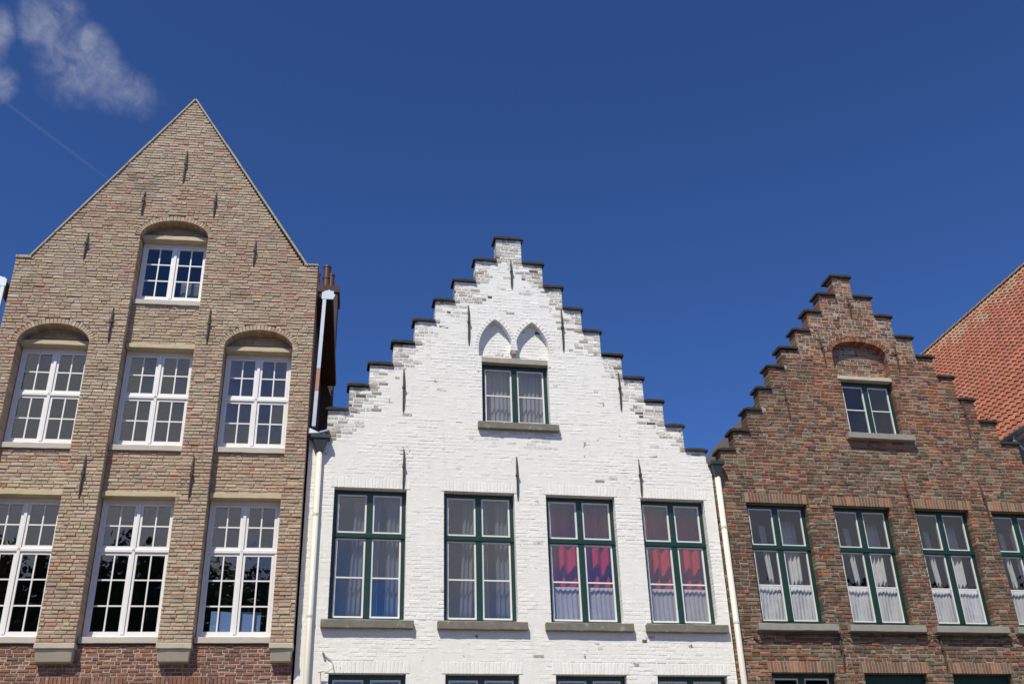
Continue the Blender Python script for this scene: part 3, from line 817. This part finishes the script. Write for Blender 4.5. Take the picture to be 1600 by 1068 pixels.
for k in range(10):
    if k < 9:
        x1 = WRs[0] + .05 if k == 0 else WLs[k - 1] - .003
        cap(hw_, WX, WLs[k] - .05, x1, T[k], -.055, .33, CT, k)
        if k: stone(hw_, WX, 'kneeler_stone', 'kneeler', WLs[k - 1] - .001, WLs[k - 1] + random.uniform(.06, .2), -.007, .1, T[k] - .085, T[k] + random.uniform(-.01, .02), .012)
    if k:
        cap(hw_, WX, WRs[k - 1] + .003, WRs[k] + .05, T[k], -.055, .33, CT, 20 + k)
        stone(hw_, WX, 'kneeler_stone', 'kneeler', WRs[k - 1] - random.uniform(.08, .24), WRs[k - 1] + .001, -.007, .1, T[k] - .085, T[k] + random.uniform(-.01, .02), .012)
stone(hw_, WX, 'kneeler_stone', 'kneeler', .165, .36, -.009, .1, 10.02, 10.15, .015)
for x, za, zb in ((3.08, 13.26, 12.30), (4.065, 14.52, 13.79), (5.175, 13.32, 12.28), (1.695, 11.60, 10.64), (6.38, 11.83, 10.92), (1.73, 9.80, 8.93), (4.045, 9.74, 8.82), (6.665, 9.80, 8.98)):
    anchor(hw_, WX, x, za, zb, 0)
sh = MB()
sh.box(-.16, .04, .301, 9, 0, 9.9); sh.box(8.06, 8.26, .301, 9, 0, 9.9); sh.box(.04, 8.06, 8.8, 9, 0, 9.9)
sh.build('side_wall', 'side', hw_, WX)
it = MB()
for z in (2.6, 5.75, 9.4): it.box(.04, 8.06, .301, 6, z, z + .25)
it.box(.04, 8.06, 3.6, 3.7, 0, 9.4); it.box(2.4, 5.7, .301, 3.6, 12.25, 12.35); it.box(2.4, 5.7, 3.6, 3.7, 9.4, 12.3)
it.build('interior', 'interior', hw_, WX)
rf = MB()
for sgn, xe in ((-1, 0.05), (1, 8.12)):
    rf.poly([(xe, 9.55), (4.03, 14.25), (4.03, 14.4), (xe + sgn * .02, 9.75)][::sgn], .305, 9.1)
rf.build('roof', 'roof_dark', hw_, WX)

# ================================================================== RIGHT HOUSE: mixed red-brown brick, stepped gable
RX = 12.25
hr, mwr = house('stepped_gable_house', 'brown and orange weathered brick house with a stepped gable and lace curtained windows', RX)
TR = [14.81, 14.28, 13.78, 13.25, 12.75, 12.25, 11.69, 11.15, 10.63, 10.16]
RLs = [11.94, 11.50, 11.12, 10.73, 10.31, 9.93, 9.61, 9.25, 8.87, 8.52]
RRs = [12.40, 12.85, 13.265, 13.70, 14.12, 14.52, 14.92, 15.335, 15.78, 16.17]
def gable_r(z):
    a, b = RLs[0], RRs[0]
    for k in range(10):
        if z < TR[k] - CT: a, b = RLs[k], RRs[k]
    if z < 9.80: a = 8.288
    if z < 10.0: b = 16.25
    return a, b
up_r = [(8.953, 10.317), (10.912, 12.241), (12.817, 14.120), (14.66, 15.95)]
lo_r = [(8.99, 10.33), (10.95, 12.31), (12.87, 14.2), (14.75, 16.0)]
RZ0, RZ1, SZ0, SZ1 = 6.385, 8.94, 3.2, 5.455
BX0, BX1, BZ0, BZ1 = 11.66, 12.95, 10.62, 12.02
CR = (RZ1 - SZ1) / 45
NR = (11.58, 12.955, 12.62, .38)
def niche_r(z, ex=0.0):
    a, b, zs, rise = NR
    if z < 12.10: return None
    if z <= zs: return (a, b)
    q = (z - zs) / (rise + ex)
    if q >= 1: return None
    hw = ((b - a) / 2 + ex) * math.sqrt(1 - q ** 2.3); m_ = (a + b) / 2
    return (m_ - hw, m_ + hw)
def solid_r(z):
    cuts = []
    if RZ0 < z < RZ1: cuts += up_r
    if RZ1 <= z < RZ1 + 3 * CR: cuts += [(a - .07, b + .07) for a, b in up_r]
    if SZ0 < z < SZ1: cuts += lo_r
    if SZ1 <= z < SZ1 + 3 * CR: cuts += [(a - .07, b + .07) for a, b in lo_r]
    if BZ0 < z < 12.10: cuts.append((BX0, BX1))
    c = niche_r(z, .11)
    if c: cuts.append(c)
    return sub([gable_r(z)], cuts)
pal_o = palette([(.35, .145, .075), (.31, .14, .08), (.36, .18, .105), (.26, .10, .065), (.33, .21, .14)], 20, .2, (.1, .9), 11)
pal_b = palette([(.18, .11, .07), (.21, .125, .08), (.15, .10, .07), (.22, .14, .09), (.18, .125, .08), (.14, .095, .068)], 22, .16, (.1, .9), 12)
pal_g = palette([(.20, .165, .11), (.24, .195, .135), (.27, .21, .145), (.16, .13, .095)], 16, .2, (.1, .9), 13)
pal_d = palette([(.19, .085, .06), (.21, .09, .06), (.085, .065, .055), (.27, .10, .055)], 12, .2, (0, .4), 14)
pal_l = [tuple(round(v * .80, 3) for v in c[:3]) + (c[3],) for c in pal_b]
def pick_r(x, z, rnd):
    n = noise.noise(Vector((x * .55, z * .6, 9.1))); n2 = noise.noise(Vector((x * 1.3, z * 1.1, 4.7)))
    po = (.26 if z > 10 else .14) + .35 * n + (.28 if abs(x - 12.6) < 1.6 and 10.3 < z < 12.8 else 0) + (.22 if z > 12.4 else 0)
    pg = .09 - .3 * n2 + (.16 if 9 < z < 10.6 else 0)
    pd = .14 + (.16 if z > 12.4 else 0)
    q = rnd.random()
    if q < pd: return pal_d[rnd.randrange(12)]
    if q < pd + max(.04, po): return pal_o[rnd.randrange(20)]
    if q < pd + max(.04, po) + max(.04, pg): return pal_g[rnd.randrange(16)]
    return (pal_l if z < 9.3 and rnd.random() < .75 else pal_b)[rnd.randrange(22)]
def pick_ro(x, z, rnd): return (pal_o if rnd.random() < .5 else pal_b)[rnd.randrange(20)]
wr = Wall(hr, mwr, RX, 'brick_mixed', 'mortar_grey')
CR = (RZ1 - SZ1) / 45
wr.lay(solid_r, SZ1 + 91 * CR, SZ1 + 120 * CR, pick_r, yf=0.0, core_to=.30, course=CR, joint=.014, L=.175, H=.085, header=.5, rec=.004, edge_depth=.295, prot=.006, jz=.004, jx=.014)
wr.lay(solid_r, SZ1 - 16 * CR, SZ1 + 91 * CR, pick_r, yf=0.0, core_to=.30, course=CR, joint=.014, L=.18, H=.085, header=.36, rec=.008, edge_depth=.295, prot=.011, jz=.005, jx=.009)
wr.lay(lambda z: [(11.5, 13.03)], 12.1, 13.05, pick_r, yf=.20, core_to=.298, course=.068, joint=.013, L=.205, H=.10, header=.5, rec=.005, prot=.005)
for row, zt in ((up_r, RZ1), (lo_r, SZ1)):
    for a, b in row:
        wr.soldiers(a - .065, b + .065, zt + .004, zt + 3 * CR, 0.0, pick_ro, fan=.06)
        wr.core.box(a - .075, b + .075, .006, .30, zt + .012, zt + 3 * CR)
a, b, zs, rise = NR
def arc_r(t):
    u = -math.cos(math.pi * t); z = zs + rise * max(0, 1 - abs(u) ** 2.3) ** (1 / 2.3)
    return ((a + b) / 2 + (b - a) / 2 * u, z)
wr.arch(arc_r, 28, .108, -.001, .26, pick_r, joint=.008)
wr.core.box(8.288, 16.25, .005, .30, 0, 4.2)
wr.finish(300)
for (a, b) in up_r:
    o = window(hr, RX, a + .004, b - .004, RZ0 + .005, RZ1 - .002, .15, 8.02, rows=(1, 2), bot=.11, fw=.075, mull=.12, sw=.026, bar=.022, glass='glass_dark')
    stone(o, RX, 'sill', 'stone_light', a - .15, b + .19, -.15, .2, RZ0 - .135, RZ0, .01)
for k, (a, b) in enumerate(lo_r):
    o = window(hr, RX, a + .004, b - .004, SZ0 + .005, SZ1 - .002, .15, 4.6, rows=(1, 2), fw=.075, top=.07 if k == 0 else .42, mull=.12, sw=.026, bar=.022, glass='glass_dark')
    stone(o, RX, 'sill', 'stone_light', a - .15, b + .19, -.15, .2, SZ0 - .135, SZ0, .01)
o = window(hr, RX, BX0 + .004, BX1 - .004, BZ0 + .005, 11.985, .14, None, bot=.09, rows=(1, 2), top=.10, sw=.026, bar=.022, glass='glass_dark')
stone(o, RX, 'sill', 'stone_light', 11.53, 13.14, -.15, .2, BZ0 - .135, BZ0, .01)
stone(o, RX, 'lintel', 'stone', 11.60, 12.945, -.012, .26, 11.99, 12.085, .012)
for k in range(10):
    cap(hr, RX, RLs[k] - .05, RRs[0] + .05 if k == 0 else RLs[k - 1] - .003, TR[k], -.06, .46 if k == 0 else .36, CT, 50 + k)
    if k:
        cap(hr, RX, RRs[k - 1] + .003, RRs[k] + .05, TR[k], -.06, .36, CT, 70 + k)
        if k % 2: stone(hr, RX, 'kneeler_stone', 'kneeler', RLs[k - 1] - .001, RLs[k - 1] + random.uniform(.06, .14), -.007, .1, TR[k] - .075, TR[k] + .01, .012)
for x, za, zb, ln in ((11.34, 13.15, 12.27, -.06), (10.235, 11.79, 10.90, -.06), (12.245, 14.24, 13.64, 0), (13.19, 13.07, 12.25, 0), (14.605, 11.69, 10.69, 0), (12.72, 9.68, 8.70, -.06), (14.55, 9.65, 8.70, -.06), (10.535, 6.20, 5.50, 0), (12.76, 6.26, 5.50, -.03)):
    anchor(hr, RX, x, za, zb, 0, 'rust', ln)
sh = MB()
sh.box(8.29, 8.49, .301, 9, 0, 9.9); sh.box(16.04, 16.24, .301, 9, 0, 9.9); sh.box(8.49, 16.04, 8.8, 9, 0, 9.9)
sh.build('side_wall', 'side', hr, RX)
it = MB()
for z in (2.6, 5.75, 9.4): it.box(8.49, 16.04, .301, 6, z, z + .25)
it.box(8.49, 16.04, 3.2, 3.3, 0, 9.4); it.box(10.6, 13.8, .301, 3.2, 12.3, 12.38); it.box(10.6, 13.8, 3.2, 3.3, 9.4, 12.35)
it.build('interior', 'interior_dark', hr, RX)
rf = MB()
for sgn, xe in ((-1, 8.36), (1, 16.2)):
    rf.poly([(xe - sgn * .1, 9.40), (12.18, 13.85), (12.18, 14.0), (xe - sgn * .08, 9.55)][::sgn], .305, 9.1)
rf.build('roof', 'roof_grey', hr, RX)

# ================================================================== FAR RIGHT: orange pantile roof
EX, EZ = 16.07, 11.02
KX, KZ = 17.35 * 1.2, 1.6 + 13.93 * 1.2
NX = KX
hn, mwn = house('tiled_roof_house', 'house at the right edge with a steep orange pantile roof', NX)
th = math.atan2(KZ - EZ, KX - EX)
s_ = Vector((math.cos(th), 0, math.sin(th))); n_ = Vector((-math.sin(th), 0, math.cos(th))); u_ = Vector((0, -1, 0))
SL = math.hypot(KX - EX, KZ - EZ)
Y0, Y1 = -.3, 13.0
w = MB()
w.box(EX + .22, EX + .42, .0, 12.8, 0, EZ - .05); w.box(EX + .42, 2 * KX - EX - .3, 0, .3, 0, EZ - .05); w.box(EX + .42, 2 * KX - EX - .3, 12.5, 12.8, 0, EZ - .05)
w.box(2 * KX - EX - .3, 2 * KX - EX - .1, 0, 12.8, 0, EZ - .05)
w.poly([(EX + .4, EZ - .05), (2 * KX - EX - .4, EZ - .05), (KX, KZ - .4)], .01, .28); w.poly([(EX + .4, EZ - .05), (2 * KX - EX - .4, EZ - .05), (KX, KZ - .4)], 12.51, 12.79)
w.build('wall', 'fascia', hn, NX)
rs = MB()
def rp(v, nn): p = Vector((EX, 0, EZ)) + s_ * v + n_ * nn; return (p.x, p.z)
rs.poly([rp(0, -.12), rp(SL, -.12), rp(SL, -.02), rp(0, -.02)], Y0, Y1)
rs.poly([(2 * KX - x, z) for x, z in (rp(0, -.02), rp(SL, -.02), rp(SL, -.12), rp(0, -.12))], Y0, Y1)
roof = rs.build('roof', 'roof_dark', hn, NX)
TW, TL = .205, .275
tilep = palette([(.31, .10, .054), (.33, .108, .06), (.29, .092, .05), (.31, .112, .065), (.27, .085, .05)], 15, .15, (0, .35), 21)
tileg = palette([(.34, .17, .10), (.31, .20, .125), (.36, .15, .085)], 9, .12, (.3, .8), 22)
def tile_geo(mb, base, uu, vv, nn, col):
    n = 8; i = len(mb.v); ov = .035
    prof = []
    for k in range(n + 1):
        t = k / n; a_ = (t - .5) * (TW + ov)
        prof.append((a_, .025 * math.sin((t * 1.08 + .02) * 2 * math.pi) + .012))
    L2 = TL + .07
    for v, lift in ((-.5 * TL, .045), (-.5 * TL + L2, .004)):
        for a_, hgt in prof:
            mb.v.append(tuple(base + uu * a_ + vv * v + nn * (hgt + lift)))
    for a_, hgt in prof:
        mb.v.append(tuple(base + uu * a_ + vv * (-.5 * TL) + nn * (hgt + .045 - .02)))
    for k in range(n):
        mb.f.append((i + k, i + k + 1, i + n + 2 + k, i + n + 1 + k))
        mb.f.append((i + 2 * (n + 1) + k, i + 2 * (n + 1) + k + 1, i + k + 1, i + k))
    mb.c += [col] * (3 * (n + 1))
nu, nv = int((Y1 - Y0) / TW), int(SL / TL)
recs = []
rnd = random.Random(5)
for j in range(nv):
    for i in range(nu):
        p = Vector((EX, Y0 + (i + .5) * TW, EZ)) + s_ * ((j + .5) * TL + rnd.uniform(-.006, .006)) + n_ * 0
        up = j / nv
        col = tileg[rnd.randrange(9)] if rnd.random() < max(0, (j - nv + 7) / 7) ** 1.5 else tilep[rnd.randrange(15)]
        px, py, d = pix(p)
        vis = 5 < px < 1595 and py > 0 and not (py > 552 + (px - 1445) * .93 + 3)
        recs.append((vis, -d, p, col))
order = sorted(range(len(recs)), key=lambda q: (recs[q][0], recs[q][1]), reverse=True)
chosen = set(order[:300])
tiles = MB(); shared = {}
rotm = Matrix((u_, s_, n_)).transposed().to_euler()
for q, (vis, d, p, col) in enumerate(recs):
    if q in chosen:
        if col not in shared:
            mb = MB(); tile_geo(mb, Vector((0, 0, 0)), Vector((1, 0, 0)), Vector((0, 1, 0)), Vector((0, 0, 1)), col)
            shared[col] = mb.mesh('tile', 'tile')
        o = put('tile', shared[col], roof, (p.x - NX, p.y, p.z)); o.rotation_euler = (rotm.x, rotm.y, rotm.z + rnd.uniform(-.03, .03))
    else:
        tile_geo(tiles, p, u_, s_, n_, col)
o = tiles.build('tiling', 'tile', roof, NX); o['kind'] = 'stuff'
ridge_me = {}
for k in range(int((Y1 - Y0) / .36)):
    y = Y0 + k * .36
    c = k % 3
    if c not in ridge_me:
        mb = MB(); pts = []
        for yy, rr in ((0, .135), (.37, .12)):
            for q in range(9):
                a_ = math.pi * q / 8
                mb.v.append((math.cos(a_) * rr, yy, math.sin(a_) * rr))
        for q in range(8): mb.f.append((q, q + 1, 10 + q, 9 + q))
        mb.c += [((.30, .21, .10, .8), (.26, .20, .11, 1.0), (.34, .18, .09, .7))[c]] * 18
        ridge_me[c] = mb.mesh('ridge_tile', 'tile')
    put('ridge_tile', ridge_me[c], roof, (KX - NX, y, KZ - .06))
gt = MB()
for k in range(2):
    y = (Y0, Y1)[k]
    for q in range(9):
        a_ = math.pi + math.pi * q / 8
        gt.v.append((EX - .06 + math.cos(a_) * .075, y, EZ - .02 + math.sin(a_) * .075))
for q in range(8): gt.f.append((q, q + 1, 10 + q, 9 + q))
gt = gt.build('gutter', 'zinc', hn, NX)
md = gt.modifiers.new('thickness', 'SOLIDIFY'); md.thickness = .006
MB().tube([(EX - .06, .35, EZ - .08), (EX - .06, .35, EZ - .2), (EX + .12, .35, EZ - .45), (EX + .16, .35, EZ - 1.2)], .045, 10).build('gutter_outlet', 'zinc', gt, NX)
MB().box(EX + .0, EX + .215, Y0 + .05, 12.8, EZ - .12, EZ - .07).build('fascia_board', 'fascia', hn, NX)

# ================================================================== drainpipes between the houses
def drain(xc, label, ztop, x_top, x_bot, y=-.075, hop=(.19, .34), pipe_r=.055, flash=False):
    e = bpy.data.objects.new('drainpipe', None); COL.objects.link(e); e.location = (xc, 0, 0); tag(e, label, 'drainpipe')
    w0, hh = hop
    h_ = MB()
    h_.box(x_top - w0, x_top + w0, y - .12, .0, ztop - .07, ztop)
    h_.hexa([(x_top - .06, y - .06, ztop - hh), (x_top + .06, y - .06, ztop - hh), (x_top + .06, y + .05, ztop - hh), (x_top - .06, y + .05, ztop - hh)],
            [(x_top - w0 + .04, y - .10, ztop - .071), (x_top + w0 - .04, y - .10, ztop - .071), (x_top + w0 - .04, y + .06, ztop - .071), (x_top - w0 + .04, y + .06, ztop - .071)])
    h_.build('hopper', 'hopper', e, xc)
    pp = MB().tube([(x_top, y, ztop - hh + .03), (x_bot, y, .15)], pipe_r, 14).build('pipe', 'pipe', e, xc, smooth=True)
    for z in (8.35, 6.4, 4.5):
        x = x_bot + (x_top - x_bot) * z / ztop
        MB().tube([(x, y, z - .02), (x, y, z + .02)], pipe_r + .007, 14).build('pipe_collar', 'pipe', pp, xc)
    if flash:
        f = MB()
        f.hexa([(-.20, -.16, 10.0), (.05, -.15, 9.99), (.05, .05, 9.99), (-.20, .05, 10.0)], [(-.20, -.15, 10.13), (.02, -.17, 10.02), (.02, .05, 10.04), (-.20, .05, 10.14)])
        f.hexa([(.02, -.14, 10.03), (.22, -.13, 10.10), (.22, .05, 10.10), (.02, .05, 10.03)], [(.02, -.14, 10.06), (.22, -.13, 10.13), (.22, .05, 10.13), (.02, .05, 10.06)])
        f.build('lead_flashing', 'zinc', e, xc)
    return e
drain(.05, 'cream drainpipe with dark hopper between the buff brick house and the white house', 9.98, .05, .06, flash=True)
drain(8.36, 'cream drainpipe with dark hopper between the white house and the brown brick house', 9.78, 8.355, 8.385, hop=(.155, .33), pipe_r=.06)

# ================================================================== curtains
NTH = ('leftmost', 'second', 'third', 'rightmost')
for k, (a, b) in enumerate(up_w):
    wn = f'{NTH[k]} upper window of the white house'
    if k < 2:
        drape('curtain', f'pale curtain on the left in the {wn}', 'curtain', a + .42, a + .66, UZ0, UZ1 - .1, .34, 'curtain_pale', 3, .03, k, -.08)
        drape('curtain', f'pale curtain on the right in the {wn}', 'curtain', b - .36, b - .08, UZ0, UZ1 - .1, .34, 'curtain_pale', 3, .03, k + 5)
        drape('curtain', f'narrow pale curtain beside the mullion in the {wn}', 'curtain', a + .80, a + .93, UZ0, UZ1 - .1, .36, 'curtain_pale', 2, .025, k + 9)
    else:
        drape('curtain', f'red curtain in the {wn}', 'curtain', a + .02, b - .02, 7.0, UZ1 - .05, .55, 'curtain_red', 6, .06, k)
        drape('net_curtain', f'half-height white net curtain in the {wn}', 'curtain', a + .12, b - .06, UZ0, 7.14, .30, 'curtain_net', 13, .012, k + 3)
drape('curtain', 'grey voile curtain behind the left half of the white house attic window', 'curtain', AX0 + .05, 4.06, AZ0, 11.9, .36, 'curtain_attic', 7, .03, 31)
drape('curtain', 'grey voile curtain behind the right half of the white house attic window', 'curtain', 4.10, AX1 - .05, AZ0, 11.9, .36, 'curtain_attic', 7, .03, 32)
for k, (a, b) in enumerate(up_r):
    wn = f'{NTH[k]} upper window of the brown brick house'
    drape('cafe_curtain', f'white pleated half curtain in the {wn}', 'curtain', a + .11, b - .07, RZ0 + .02, 7.24, .255, 'curtain_white', 15, .016, k + 40)
    drape('curtain', f'white drape on the left in the {wn}', 'curtain', a + .06, a + .36, RZ0, RZ1 - .18, .66, 'curtain_grey', 4, .03, k + 50)
    drape('curtain', f'white drape beside the mullion in the {wn}', 'curtain', a + .47, a + .60, RZ0, RZ1 - .3, .60, 'curtain_white', 2, .03, k + 60, .12)
    drape('curtain', f'white drape on the right in the {wn}', 'curtain', b - .50, b - .05, RZ0, RZ1 - .18, .62, 'curtain_white', 5, .04, k + 70)
for k in (2, 3):
    a, b = lo_w[k]
    drape('curtain', f'dark red curtain in the {NTH[k]} lower window of the white house', 'curtain', a + .05, b - .05, LZ0 + .1, LZ1 - .03, .36, 'curtain_red', 7, .04, k + 90)
bb = MB().box(-1.74, -.84, .262, .272, 6.08, 6.54).build('panel', 'reflection_board', None)  # blue board added behind the glass, its colour imitates reflected sky
tag(bb, 'added pale blue panel imitating a sky reflection in the lower right window of the buff brick house', 'panel')
bl = drape('curtain', 'grey curtain in the lower right corner of the buff house attic window', 'curtain', -3.10, -2.66, 13.06, 13.60, .45, 'blind', 3, .015, 81)

# ================================================================== small things on the walls
e = MB()
e.tube([(.26, -.10, 5.40), (.34, -.11, 5.41)], .018, 8)
e.tube([(.33, -.10, 5.41), (.42, -.10, 5.40), (.52, -.06, 5.48), (.50, -.03, 5.62), (.40, -.02, 5.68), (.34, -.01, 5.74)], .011, 6)
e.tube([(.33, -.005, 5.76), (.33, -.09, 5.75)], .022, 8)
e.tube([(.30, -.10, 5.40), (.31, -.06, 5.28), (.33, -.02, 5.05)], .009, 6)
tag(e.build('cable_bracket', 'cable_white'), 'small pale bracket and looped cable on the white wall by the drainpipe', 'bracket')
pts = []
for k in range(60):
    t = k / 59; x = 8.44 + t * 7.6
    pts.append((x, -.03 if not any(a - .17 < x < b + .21 for a, b in up_r) else -.09, 6.205 - .03 * abs(math.sin(t * 12)) + (-.12 * max(0, 1 - t * 14))))
tag(MB().tube(pts, .012, 6).build('cable', 'cable'), 'black cable slung under the window sills of the brown brick house', 'cable')

# ================================================================== trees across the street (mirrored in the lower panes; row lengthened to block sky light)
def tree_meshes(seed, hgt=16.5, rad=4.4):
    rnd = random.Random(seed)
    t = MB().tube([(0, 0, 0), (.1, 0, hgt * .25), (-.1, .1, hgt * .5), (.05, 0, hgt * .8)], [.32, .26, .18, .05], 10)
    for k in range(9):
        a_ = k * 2.4; z = hgt * (.3 + .05 * k)
        t.tube([(0, 0, z), (math.cos(a_) * rad * .4, math.sin(a_) * rad * .4, z + 1.2), (math.cos(a_) * rad * .75, math.sin(a_) * rad * .75, z + 2.0)], [.12, .07, .02], 6)
    c = MB(); cl = []
    for k in range(52):
        a_ = rnd.uniform(0, 6.28); r_ = rad * math.sqrt(rnd.random()) * .85; z = hgt * rnd.uniform(.26, .95)
        sc = 1 - max(0, (z / hgt - .6) / .4) ** 2 * .75
        cl.append(Vector((math.cos(a_) * r_ * sc, math.sin(a_) * r_ * sc, z)))
    for k in range(26000):
        p = cl[k % 52] + Vector((rnd.gauss(0, .62), rnd.gauss(0, .62), rnd.gauss(0, .55)))
        a_ = Vector((rnd.gauss(0, 1), rnd.gauss(0, 1), rnd.gauss(0, 1))).normalized(); b_ = a_.orthogonal().normalized()
        s = rnd.uniform(.11, .20); i = len(c.v)
        c.v += [tuple(p - a_ * s), tuple(p + b_ * s * .55), tuple(p + a_ * s), tuple(p - b_ * s * .55)]; c.f.append((i, i + 1, i + 2, i + 3))
    return t.mesh('trunk', 'bark'), c.mesh('crown', 'leaf')
kinds = [tree_meshes(k) for k in (1, 2, 3)]
rnd = random.Random(99)
for k, (x, y) in enumerate([(-58, -33), (-51, -34), (-45, -32), (-38, -33), (-32, -32), (-26, -33), (-20, -32), (-14, -32), (-8.5, -33.5), (-11.3, -30), (-17, -30), (-23, -30.5), (-5.5, -31), (25, -33), (29.5, -32), (33.5, -33), (40, -32), (47, -34), (54, -33), (61, -32)]):
    e = bpy.data.objects.new('street_tree', None); COL.objects.link(e); e.location = (x, y, 0)
    e.rotation_euler = (0, 0, rnd.uniform(0, 6.28)); q = rnd.uniform(.99, 1.06) if -27 < x < -4 else rnd.uniform(.94, 1.08); e.scale = (q, q, q)
    tag(e, 'leafy tree in the row across the street, extended to block low sky light and partly mirrored in the panes', 'tree', 'trees across the street')
    put('trunk', kinds[k % 3][0], e); put('crown', kinds[k % 3][1], e)
